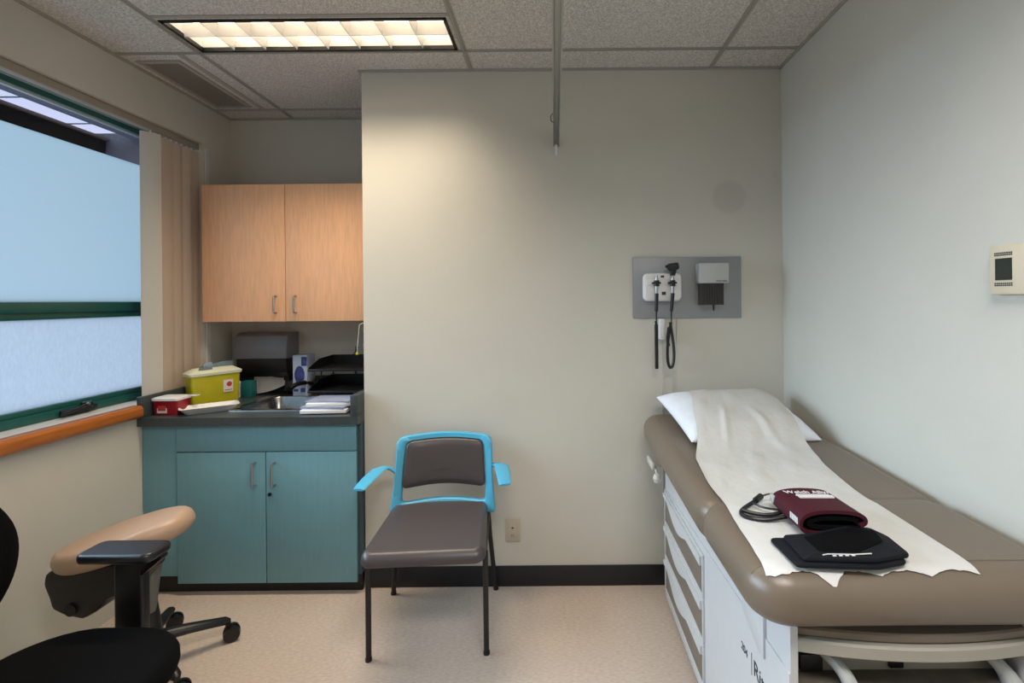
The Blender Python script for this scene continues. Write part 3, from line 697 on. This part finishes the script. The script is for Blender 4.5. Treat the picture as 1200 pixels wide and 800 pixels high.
# back pad
pad = round_poly([(-.200, .566), (-.186, .779), (0, .791), (.186, .779), (.200, .566), (0, .583)], [.025, .03, .1, .03, .025, .1])
pp = by_angle(pad, N, (0, .685)); g = G()
def padl(f, dy): return [Vector((x * f, ym(x * f, (z - .685) * f + .685) + dy, (z - .685) * f + .685)) for x, z in pp]
g.loft([padl(.97, .014), padl(1, .008), padl(1, -.004), padl(.985, -.011), padl(.95, -.015), padl(.7, -.018), padl(.35, -.019)]); g.bm.transform(Matrix.Translation((BX, 0, 0))); part('back_pad', g, 'vinylgrey', vc, local=True, sharp=60)
for s in (-1, 1):
    g = G()
    path = [(.226, .155, .640, .016, .012), (.250, .160, .656, .018, .010), (.270, .150, .664, .026, .007), (.295, .12, .664, .034, .006), (.306, .03, .660, .034, .006), (.314, -.05, .656, .031, .006), (.318, -.095, .651, .027, .005)]
    loops = []
    for i, (x, y, z, hw, ht) in enumerate(path):
        dv = Vector((1, .25, 0)).normalized() if i > 2 else Vector((.35, 1, 0)).normalized() if i < 2 else Vector((.8, .7, 0)).normalized()
        loops.append([Vector((x, y, z)) + dv * hw * cos(2 * pi * k / 16) * (1.0) + Vector((0, 0, ht * sin(2 * pi * k / 16))) for k in range(16)])
    loops = [[Vector((p.x * s, p.y, p.z)) for p in l] for l in loops]
    g.loft(loops); part('armrest', g, 'blue', vc, 'blue plastic armrest', local=True, sharp=60)
    g = G(); g.tube([(s * .240, -.227, 0), (s * .238, -.232, .43)], .0115, 14); g.cyl((s * .240, -.227, 0), (s * .240, -.227, .012), .0135); part('leg', g, 'blackmetal', vc, local=True)
    g = G(); g.tube([(s * .256, .228, 0), (s * .232, .175, .30), (s * .224, .150, .46)], .0115, 14); g.cyl((s * .256, .228, 0), (s * .2555, .227, .012), .0135); part('leg', g, 'blackmetal', vc, local=True)
    g = G(); g.tube([(s * .236, -.24, .425), (s * .226, .15, .425)], .010, 10); part('seat_rail', g, 'blackmetal', vc, local=True)

# ------------------------------------------------------------------ tan stool
st = thing('stool', 'tan vinyl stool with tilted seat by the window wall', 'stool', (-1.642, 1.943, 0))
seat_m = Matrix.Translation((-1.655, 1.87, .570)) @ Matrix.Rotation(radians(-15), 4, 'Y') @ Matrix.Rotation(radians(2), 4, 'X')
g = G(); prof = [(0, -.040), (.8, -.040)] + [(.86 + .14 * cos(a), .038 * sin(a)) for a in [radians(q) for q in range(-90, 91, 15)]] + [(.6, .043), (.0, .045)]
g.lathe([(max(r, .001) * .243, z) for r, z in prof], n=48, sy=.70, mtx=seat_m); part('seat', g, 'tan', st, sharp=60)
g = G(); g.prism([(-1.915, .35), (-1.935, .40), (-1.93, .44), (-1.895, .462), (-1.62, .475), (-1.57, .485), (-1.57, .43), (-1.63, .37), (-1.71, .34), (-1.74, .30), (-1.79, .272), (-1.86, .288), (-1.905, .31)], 'y', 1.80, 1.92, bev=.012)
g.cyl((-1.83, 1.795, .31), (-1.83, 1.805, .31), .022); g.bm.transform(Matrix.Translation((.03, 0, .03))); part('tilt_mechanism', g, 'black', st, 'black tilt mechanism')
g = G(); g.lathe([(.026, .25), (.030, .28), (.052, .50), (.050, .515), (.001, .52)], (-1.625, 1.930, 0)); part('column', g, 'greycone', st)
g = G(); g.lathe([(.055, .085), (.062, .10), (.05, .17), (.036, .28), (.03, .285), (.0, .285)], (-1.64, 1.94, 0)); part('hub', g, 'black', st)
def star(root, cx, cy, R, a0, zi, wa):
    for k in range(5):
        a = a0 + 2 * pi * k / 5; d = Vector((cos(a), sin(a), 0)); s_ = Vector((-sin(a), cos(a), 0)); c0 = Vector((cx, cy, 0)); g = G()
        loops = []
        for t, z, hw, ht in ((.10, zi, .028, .024), (.5, zi - .014, .024, .020), (.98, zi - .038, .019, .016), (1.04, zi - .044, .010, .009)):
            c = c0 + d * R * t + Vector((0, 0, z)); loops.append([c + s_ * hw * cos(2 * pi * q / 12) + Vector((0, 0, ht * sin(2 * pi * q / 12))) for q in range(12)])
        g.loft(loops); lg = part('base_leg', g, 'black', root)
        w_ = c0 + d * R * 1.0; g = G()
        q_ = Vector((cos(wa), sin(wa), 0)); ax = Vector((-q_.y, q_.x, 0)); c = w_ + Vector((0, 0, .0335)) + q_ * .014
        for sg in (-1, 1):
            g.cyl(c + ax * sg * .006, c + ax * sg * .024, .033, .031, 24)
        g.cyl(c - ax * .01, c + ax * .01, .006); part('caster_wheel', g, 'black', lg)
        g = G(); g.cyl(w_ + Vector((0, 0, .045)), w_ + Vector((0, 0, .088)), .009); g.box(-.0048, .0048, -.012, .024, .03, .062, mtx=Matrix.Translation(w_) @ Matrix.Rotation(wa - pi / 2, 4, 'Z')); part('caster_stem', g, 'blackmetal', lg)
star(st, -1.642, 1.943, .27, radians(40), .13, radians(34))

# ------------------------------------------------------------------ black task chair
tc_ = thing('task_chair', 'black task chair with round back and armrest, cut by the left edge', 'chair', (-1.34, 1.26, 0))
g = G(); g.cushion(-.27, .25, -.265, .27, 0, .075, .20, .035, crown=.006); g.bm.transform(Matrix.Translation((-1.33, 1.255, .398))); part('seat', g, 'blackcloth', tc_, sharp=60)
g = G(); g.cushion(-.23, .22, -.22, .22, 0, .03, .18, .012); g.bm.transform(Matrix.Translation((-1.33, 1.255, .370))); part('seat_pan', g, 'black', tc_)
g = G(); pr = [(.001, -.03), (.18, -.03), (.215, -.02), (.228, 0), (.215, .022), (.18, .035), (.001, .042)]
g.lathe(pr, n=48, mtx=Matrix.Translation((-1.68, 1.285, .725)) @ Matrix.Rotation(pi / 2, 4, 'Y') @ Matrix.Diagonal((1, 1, 1, 1))); part('backrest', g, 'blackcloth', tc_, sharp=60)
g = G(); g.tube([(-1.45, 1.28, .355), (-1.68, 1.28, .36), (-1.745, 1.285, .45), (-1.73, 1.285, .70)], .02, 10, 2, flat=1.6); part('back_bracket', g, 'black', tc_)
for s, yb in ((1, 1.56), (-1, .955)):
    m_ = (lambda y: y) if s == 1 else (lambda y: 2 * 1.2575 - y)
    g = G(); g.cushion(-1.49, -1.255, min(m_(1.49), m_(1.60)), max(m_(1.49), m_(1.60)), .668, .698, .028, .012); ap = part('armrest_pad', g, 'armpad', tc_)
    g = G(); g.box(-1.415, -1.325, min(m_(1.548), m_(1.588)), max(m_(1.548), m_(1.588)), .33, .668, bev=.010, seg=3)
    g.prism([(-1.335, .668), (-1.262, .668), (-1.262, .655), (-1.33, .60)], 'y', min(m_(1.55), m_(1.58)), max(m_(1.55), m_(1.58)), bev=.004)
    g.box(-1.40, -1.34, min(m_(1.40), m_(1.575)), max(m_(1.40), m_(1.575)), .335, .368, bev=.006); part('armrest_post', g, 'black', tc_)
g = G(); g.cyl((-1.34, 1.26, .20), (-1.34, 1.26, .37), .025); g.lathe([(.05, .08), (.055, .10), (.045, .17), (.034, .24), (.0, .24)], (-1.34, 1.26, 0)); part('gas_column', g, 'black', tc_)
star(tc_, -1.34, 1.26, .27, radians(-52), .13, 1.2)

# ------------------------------------------------------------------ examination table
et = thing('exam_table', 'taupe and white examination table along the right wall', 'exam table', (.80, 1.75, 0))
XS, XE = .523, 1.075
CU = (.432, 1.166)
# seat and back cushions
tilt = Matrix.Translation((0, 1.475, .73)) @ Matrix.Rotation(radians(2.2), 4, 'X') @ Matrix.Translation((0, -1.475, -.73))
def back_g():
    g = G(); g.cushion(CU[0], CU[1], 1.425, 2.475, .725, .862, .09, .058, crown=-.004, mtx=tilt); return g
def seat_g():
    g = G(); g.cushion(CU[0] - .004, CU[1], 1.042, 1.500, .738, .866, .095, .060, crown=.002); return g
BVs = []
for f in (back_g, seat_g):
    g_ = f(); BVs.append(BVHTree.FromBMesh(g_.bm)); g_.bm.free()
bc = part('back_cushion', back_g(), 'taupe', et, 'taupe padded back section', sharp=60)
sc_ = part('seat_cushion', seat_g(), 'taupe', et, 'taupe padded seat section', sharp=60)
def ridge(g, y, x0, x1, tree, z=2):
    pts = []
    for k in range(40):
        x = x0 + (x1 - x0) * k / 39; h = tree.ray_cast(Vector((x, y, z)), Vector((0, 0, -1)))
        if h[0]: pts.append(h[0] + h[1] * .0002)
    g.tube(pts, .0022, 6)
g = G(); ridge(g, 1.112, CU[0] + .012, CU[1] - .012, BVs[1]); part('seam_piping', g, 'taupe', sc_)
# base
g = G()
g.prism([(2.345, .040), (2.345, .560), (1.10, .620), (1.10, .040)], 'x', XS, XS + .015)     # left skin lower panel
g.box(XS + .003, XS + .02, 1.10, 2.345, .04, .735)
g.box(XE - .02, XE, 1.10, 2.345, .04, .735); g.box(XS + .008, XE, 2.33, 2.345, .04, .735); g.box(XS + .008, XE, 1.115, 2.345, .722, .738)
part('base_cabinet', g, 'offwhite', et)
g = G(); g.box(XS + .03, XE - .03, 1.18, 2.30, 0, .045); part('plinth', g, 'black', et)
g = G(); g.box(XS + .02, XE - .02, 1.16, 1.172, .570, .722); part('inner_panel', g, 'panelshade', et)
g = G(); g.box(XS + .02, XE - .02, 1.102, 1.16, .572, .583); part('step_tray', g, 'trayshade', et)
g = G(); g.box(.574, .626, 1.150, 1.163, .588, .626); part('recess', g, 'black', et)
g = G(); g.box(.787, .820, 1.152, 1.162, .590, .618, bev=.002); part('accessory_socket', g, 'black', et)
# curved front panel and the pad of the leg rest tucked in above it
def bowed(x0, x1, yb, bow, z0, z1, depth, zb=0, n=24, r=.004):
    L = []
    for k in range(n + 1):
        t = k / n * 2 - 1; x = x0 + (x1 - x0) * k / n; y = yb + bow * t * t; dz = zb * t * t
        L.append([Vector((x, y, z0 + dz + r)), Vector((x, y, z1 + dz - r)), Vector((x, y + r, z1 + dz)), Vector((x, y + depth, z1 + dz)), Vector((x, y + depth, z0 + dz)), Vector((x, y + r, z0 + dz))])
    g = G(); g.loft(L); return g
part('leg_rest_panel', bowed(.535, 1.135, 1.062, .040, .668, .700, .03), 'panelshade', et)
g = bowed(.545, 1.13, 1.075, .035, .701, .722, .20); part('leg_rest_pad', g, 'taupe', et)
# stirrups folded in
for pts in ([(.628, 1.155, .630), (.645, 1.125, .625), (.662, 1.105, .600), (.672, 1.095, .555)], [(1.0, 1.155, .635), (1.012, 1.130, .628), (1.028, 1.118, .608), (1.035, 1.112, .590)]):
    g = G(); g.tube(pts, lambda t: .010 + .010 * t, 12, 2, flat=1.3); part('stirrup_arm', g, 'dispgrey', et)
# side cover plate and release lever
g = G(); g.prism([(1.36, .600), (1.36, .665), (1.225, .665), (1.225, .560), (1.25, .560)], 'x', XS - .006, XS + .009, bev=.002); part('cover_plate', g, 'offwhite', et)
g = G(); g.box(.437, .452, 2.22, 2.34, .690, .722, bev=.004); g.box(.45, .53, 2.26, 2.32, .69, .705, bev=.003); lv = part('release_lever', g, 'offwhite2', et)
g = G(); g.lathe([(.001, -.022), (.014, -.018), (.020, 0), (.014, .018), (.001, .022)], (.455, 2.19, .665), 18); g.cyl((.455, 2.19, .68), (.455, 2.24, .70), .005); part('lever_knob', g, 'offwhite2', lv)
# side drawers: white frames, taupe fronts, wave-shaped white pulls
for k, (z0, z1) in enumerate(((.415, .550), (.255, .392), (.095, .232))):
    ya, yb = 1.735, 2.318
    g = G(); g.box(XS - .004, XS + .002, ya, yb, z0, z1, bev=.001); dr = part('drawer', g, 'drawer', et)
    g = G(); f = .009
    for bxx in ((ya - f, yb + f, z1, z1 + f), (ya - f, yb + f, z0 - f, z0), (ya - f, ya, z0, z1), (yb, yb + f, z0, z1)): g.box(XS - .008, XS + .002, bxx[0], bxx[1], bxx[2], bxx[3], bev=.001)
    part('drawer_frame', g, 'offwhite', dr)
    g = G(); n = 30; top = [(ya, z1), (yb, z1)]; low = []
    for q in range(n + 1):
        t = q / n; y = yb + (ya - yb) * t
        e = .018 + .050 * max(0, sin(pi * min(1, max(0, (t - .12) / .62)))) ** 1.2
        if t > .55: e = max(e, .030)
        low.append((y, z1 - e))
    g.prism(top + low, 'x', XS - .016, XS - .003); part('wave_pull', g, 'offwhite', dr)
# lettering on the side
TX = Matrix(((0, 0, -1, 0), (-1, 0, 0, 0), (0, 1, 0, 0), (0, 0, 0, 1)))
g = text_g('204', .030, Matrix.Translation((XS - .0006, 1.385, .478)) @ TX); g2 = text_g('Ritter', .058, Matrix.Translation((XS - .0006, 1.300, .468)) @ TX)
g.add(g2.bm); g.box(XS - .0012, XS + .001, 1.311, 1.3125, .455, .515); part('lettering', g, 'ink', et)

# ------------------------------------------------------------------ pillow
P00, P10, P01, P11 = Vector((.545, 1.955, .895)), Vector((1.095, 2.00, .885)), Vector((.500, 2.41, .985)), Vector((1.060, 2.425, .995))
def pillow_pt(u, v, side):       # u, v in -1..1
    a, b = (u + 1) / 2, (v + 1) / 2
    pull_u = 1 - .05 * (1 - v * v); pull_v = 1 - .05 * (1 - u * u)
    a = .5 + (a - .5) * pull_v if False else .5 + (a - .5) * (1 - .035 * (1 - v * v)); b = .5 + (b - .5) * (1 - .05 * (1 - u * u))
    p = (P00 * (1 - a) + P10 * a) * (1 - b) + (P01 * (1 - a) + P11 * a) * b
    t = (max(0, 1 - u ** 4) * max(0, 1 - v ** 4)) ** .5
    wr = .004 * sin(9 * u + 3 * v) * (1 - t) + .003 * sin(14 * v - 5 * u) * abs(u)
    return p + Vector((0, -.12, .99)) * ((.062 if side > 0 else -.040) * t + (wr * t if side > 0 else 0))
def pillow_g():
    g = G(); n = 36; V = {}
    for s in (1, -1):
        for i in range(n + 1):
            for j in range(n + 1):
                u, v = sin(pi / 2 * (2 * i / n - 1)), sin(pi / 2 * (2 * j / n - 1))
                edge = i in (0, n) or j in (0, n)
                if edge and s == -1: V[(s, i, j)] = V[(1, i, j)]; continue
                p = pillow_pt(u, v, s)
                if s == -1:       # rest on the cushion
                    h = BVs[0].ray_cast(Vector((p.x, p.y, 2)), Vector((0, 0, -1)))
                    if h[0] and p.z < h[0].z + .002: p.z = h[0].z + .002
                V[(s, i, j)] = g.bm.verts.new(p)
        for i in range(n):
            for j in range(n): g.bm.faces.new([V[(s, a, b)] for a, b in ((i, j), (i + 1, j), (i + 1, j + 1), (i, j + 1))])
    return g
gp = pillow_g(); bmesh.ops.recalc_face_normals(gp.bm, faces=gp.bm.faces[:]); BVp = BVHTree.FromBMesh(gp.bm)
solo('pillow', gp, 'pillow', 'white pillow under the paper at the head of the exam table', 'pillow', (.8, 2.2, .87), sharp=80)

# ------------------------------------------------------------------ exam paper, laid over pillow and cushions
def lerp_tab(tab, y):
    tab = sorted(tab)
    if y <= tab[0][0]: return tab[0][1]
    for (a, b), (c, d) in zip(tab, tab[1:]):
        if y <= c: return b + (d - b) * (y - a) / (c - a)
    return tab[-1][1]
LT = [(1.03, .466), (1.15, .467), (1.30, .484), (1.46, .492), (1.70, .505), (1.80, .520), (1.93, .560), (2.1, .60), (2.40, .655)]
RT_ = [(1.03, .930), (1.18, .929), (1.46, .930), (1.74, .962), (1.91, 1.0), (2.1, 1.02), (2.42, 1.065)]
def top_h(x, y):
    best = -1
    for tr_ in (*BVs, BVp):
        h = tr_.ray_cast(Vector((x, y, 3)), Vector((0, 0, -1)))
        if h[0] and h[0].z > best: best = h[0].z
    return best
nx_, ny_ = 60, 170
rnd = random.Random(3)
jag = [0] * (nx_ + 1)
for k in range(nx_ + 1):
    t = k / nx_; x = t
    scal = -.011 * abs(sin(pi * (t * 4.1 - .15))) + .004
    tip = -.017 * max(0, 1 - abs(t - .295) / .07)
    jag[k] = 1.070 - scal * 1.1 + tip + rnd.uniform(-.0016, .0016) + .014 * max(0, 1 - k / 6)
Hh = [[0] * (ny_ + 1) for _ in range(nx_ + 1)]; XY = [[None] * (ny_ + 1) for _ in range(nx_ + 1)]
for i_ in range(nx_ + 1):
    for j_ in range(ny_ + 1):
        s_ = j_ / ny_; y0_ = jag[i_]; y = y0_ + (2.425 - y0_) * s_
        xl, xr = lerp_tab(LT, y), lerp_tab(RT_, y); x = xl + (xr - xl) * i_ / nx_
        x += .003 * sin(y * 23) * (1 if i_ in (0,) else 0)
        XY[i_][j_] = (x, y); h = top_h(x, y); Hh[i_][j_] = h
base = [r[:] for r in Hh]
for _ in range(30):      # paper bridges the valleys instead of following them
    for i_ in range(nx_ + 1):
        for j_ in range(1, ny_):
            a = (Hh[i_][j_ - 1] + Hh[i_][j_ + 1]) / 2
            if a > Hh[i_][j_]: Hh[i_][j_] = a
g = G(); VV = [[None] * (ny_ + 1) for _ in range(nx_ + 1)]
for i_ in range(nx_ + 1):
    for j_ in range(ny_ + 1):
        x, y = XY[i_][j_]
        crk = .0028 * (sin(31 * x + 9 * y) * sin(17 * y - 6 * x) + .6 * sin(53 * x - 21 * y)) * min(1, max(0, (y - 1.35) / .3))
        z = Hh[i_][j_] + .0035 + max(0, crk) + (0.012 * max(0, 1 - abs((x - .86 + (y - 2.1) * .15)) / .03) + .010 * max(0, 1 - abs((x - .70 - (y - 2.0) * .25)) / .02)) * max(0, 1 - abs(y - 2.03) / .15)
        VV[i_][j_] = g.bm.verts.new((x, y, z))
for i_ in range(nx_):
    for j_ in range(ny_): g.bm.faces.new((VV[i_][j_], VV[i_ + 1][j_], VV[i_ + 1][j_ + 1], VV[i_][j_ + 1]))
bmesh.ops.recalc_face_normals(g.bm, faces=g.bm.faces[:])
bmesh.ops.solidify(g.bm, geom=g.bm.faces[:], thickness=-.0008)
BVpaper = BVHTree.FromBMesh(g.bm)
solo('exam_paper', g, 'paper', 'long white paper sheet with torn front edge covering the exam table', 'paper sheet', (.72, 1.7, .87), sharp=80)
def rest(x, y):
    h = BVpaper.ray_cast(Vector((x, y, 3)), Vector((0, 0, -1))); return h[0].z if h[0] else .87

# ------------------------------------------------------------------ blood pressure cuffs
z0 = .874
bp_ = thing('blood_pressure_cuff', 'maroon blood pressure cuff with white print, folded with its tubing on the exam paper', 'blood pressure cuff', (.69, 1.25, z0))
# local frame: x = fold width, y = length away from the viewer
RC = Matrix.Translation((.686, 1.288, z0 + .003)) @ Matrix.Rotation(radians(-1), 4, 'X') @ Matrix.Rotation(radians(-2), 4, 'Z') @ Matrix.Diagonal((.90, .82, 1, 1))
def folded(x0, x1, y0, y1, layers):
    g = G()
    for (a, b, c, d, za, zb, tl) in layers:
        g.cushion(a, b, c, d, za, zb, .012, (zb - za) * .45, mtx=Matrix.Translation((0, (c + d) / 2, za)) @ Matrix.Rotation(radians(tl), 4, 'X') @ Matrix.Translation((0, -(c + d) / 2, -za)), nc=4, ne=5)
    return g
# wrap seen from its open end: a flattened C profile extruded in y
def wrap(y0, y1, prof, th, skew=0):
    P = [Vector((a, 0, b)) for a, b in prof]
    for _ in range(2):
        Q = [P[0]]
        for a, b in zip(P, P[1:]): Q += [a * .75 + b * .25, a * .25 + b * .75]
        P = Q + [P[-1]]
    outl = []; inn = []
    for i, p in enumerate(P):
        t = (P[min(i + 1, len(P) - 1)] - P[max(i - 1, 0)]).normalized(); nrm = Vector((t.z, 0, -t.x))
        outl.append(p + nrm * th / 2); inn.append(p - nrm * th / 2)
    ring = outl + inn[::-1]; L = []
    for k in range(9):
        t = k / 8; y = y0 + (y1 - y0) * t; e = 1 - .0 * t
        L.append([Vector((p.x * e + skew * t, y, p.z * (1 - .12 * t))) for p in ring])
    g = G(); g.loft(L); return g
g = wrap(-.105, .105, [(.085, .010), (.0, .007), (-.070, .008), (-.088, .022), (-.080, .050), (-.03, .062), (.05, .060), (.086, .050), (.092, .034), (.075, .026)], .009, 0)
g.bm.transform(RC); cuff = part('cuff_wrap', g, 'maroon', bp_, sharp=60)
g = wrap(-.100, .100, [(.075, .0185), (.0, .018), (-.060, .024), (-.066, .034), (-.03, .044), (.05, .044), (.072, .036)], .010, 0); g.bm.transform(RC); part('cuff_bladder', g, 'velcro', bp_, sharp=60)
TM = RC @ Matrix.Translation((-.070, .040, .0630)) @ Matrix.Rotation(radians(-2.2), 4, 'X') @ Matrix.Diagonal((1, 1.3, 1, 1))
g = text_g('Welch Allyn', .0275, TM)
part('brand_lettering', g, 'whiteink', cuff)
g = G(); g.box(-.040, .052, .028, .031, .0600, .0640, mtx=RC)
g.box(-.044, -.040, .025, .031, .0600, .0640, mtx=RC); part('fine_print', g, 'whiteink', cuff)
g = G(); g.box(-.044, .056, .000, .018, .0620, .0652, mtx=RC); part('size_label', g, 'whiteink', cuff)
g = G()
for q in range(5): g.box(-.0905, -.0895, -.092 + q * .011, -.085 + q * .011, .026, .042, mtx=RC)
part('side_print', g, 'whiteink', cuff)
# tubes
zt_ = rest(.58, 1.36)
g = G(); zz = zt_ + .006
g.tube([(.630, 1.30, zz + .012), (.56, 1.295, zz), (.520, 1.31, zz), (.505, 1.335, zz), (.520, 1.365, zz), (.565, 1.40, zz + .004), (.598, 1.425, zz + .010)], .0058, 10, 2)
g.tube([(.63, 1.33, zz + .012), (.58, 1.318, zz + .002), (.535, 1.330, zz + .004), (.512, 1.343, zz + .008)], .0056, 10, 2)
g.tube([(.560, 1.395, zz + .006), (.575, 1.355, zz + .008), (.62, 1.335, zz + .010)], .003, 8, 2)
g.tube([(.575, 1.405, zz + .008), (.600, 1.428, zz + .011)], .009, 10); tb = part('tubing', g, 'black', bp_, 'black rubber tubing')
g = G(); g.tube([(.598, 1.426, zz + .011), (.63, 1.432, zz + .018), (.655, 1.40, zz + .022), (.655, 1.34, zz + .03)], .0028, 8, 2); part('metal_stem', g, 'chrome', bp_)
g = G(); g.box(-.092, -.068, .085, .115, .020, .040, bev=.004, mtx=RC); part('connector', g, 'dispgrey', cuff)

zb_ = .876
dk = thing('blood_pressure_cuff', 'black folded blood pressure cuff nearest the torn paper edge', 'blood pressure cuff', (.66, 1.13, zb_))
def polyslab(poly, z0, z1, f):
    n = len(poly); c = sum((Vector(p) for p in poly), Vector((0, 0))) / n
    rp = round_poly(poly, .008, 3); g = G()
    L = [[Vector((c.x + (x - c.x) * s, c.y + (y - c.y) * s, z + f(x, y))) for x, y in rp] for s, z in ((.985, z0), (1, z0 + (z1 - z0) * .3), (1, z0 + (z1 - z0) * .7), (.985, z1), (.6, z1 + .001))]
    g.loft(L); return g
def bz(x, y): return 0.006 * max(0, 1 - abs(x - .72) / .07) * (1 if y > 1.12 else .3)
q1 = [(.527, 1.070), (.70, 1.058), (.775, 1.078), (.800, 1.165), (.785, 1.215), (.71, 1.213), (.60, 1.190), (.520, 1.188)]
part('lower_fold', polyslab(q1, zb_, zb_ + .009, lambda x, y: 0), 'navy', dk, sharp=60)
q2 = [(.545, 1.075), (.70, 1.064), (.79, 1.088), (.797, 1.17), (.780, 1.212), (.71, 1.210), (.61, 1.186), (.548, 1.180)]
part('upper_fold', polyslab(q2, zb_ + .010, zb_ + .020, bz), 'navy', dk, sharp=60)
q3 = [(.592, 1.098), (.68, 1.092), (.765, 1.14), (.778, 1.195), (.71, 1.198), (.592, 1.168)]
part('fastener_patch', polyslab(q3, zb_ + .020, zb_ + .022, bz), 'velcro', dk, sharp=60)
g = G(); g.tube([(.592, 1.083, zb_ + .0215), (.605, 1.086, zb_ + .0218), (.66, 1.083, zb_ + .0218), (.70, 1.082, zb_ + .024)], .0013, 6); 
for q in range(4): g.box(.612 + q * .014, .620 + q * .014, 1.0775, 1.081, zb_ + .0205, zb_ + .0222)
part('small_print', g, 'whiteink', dk)
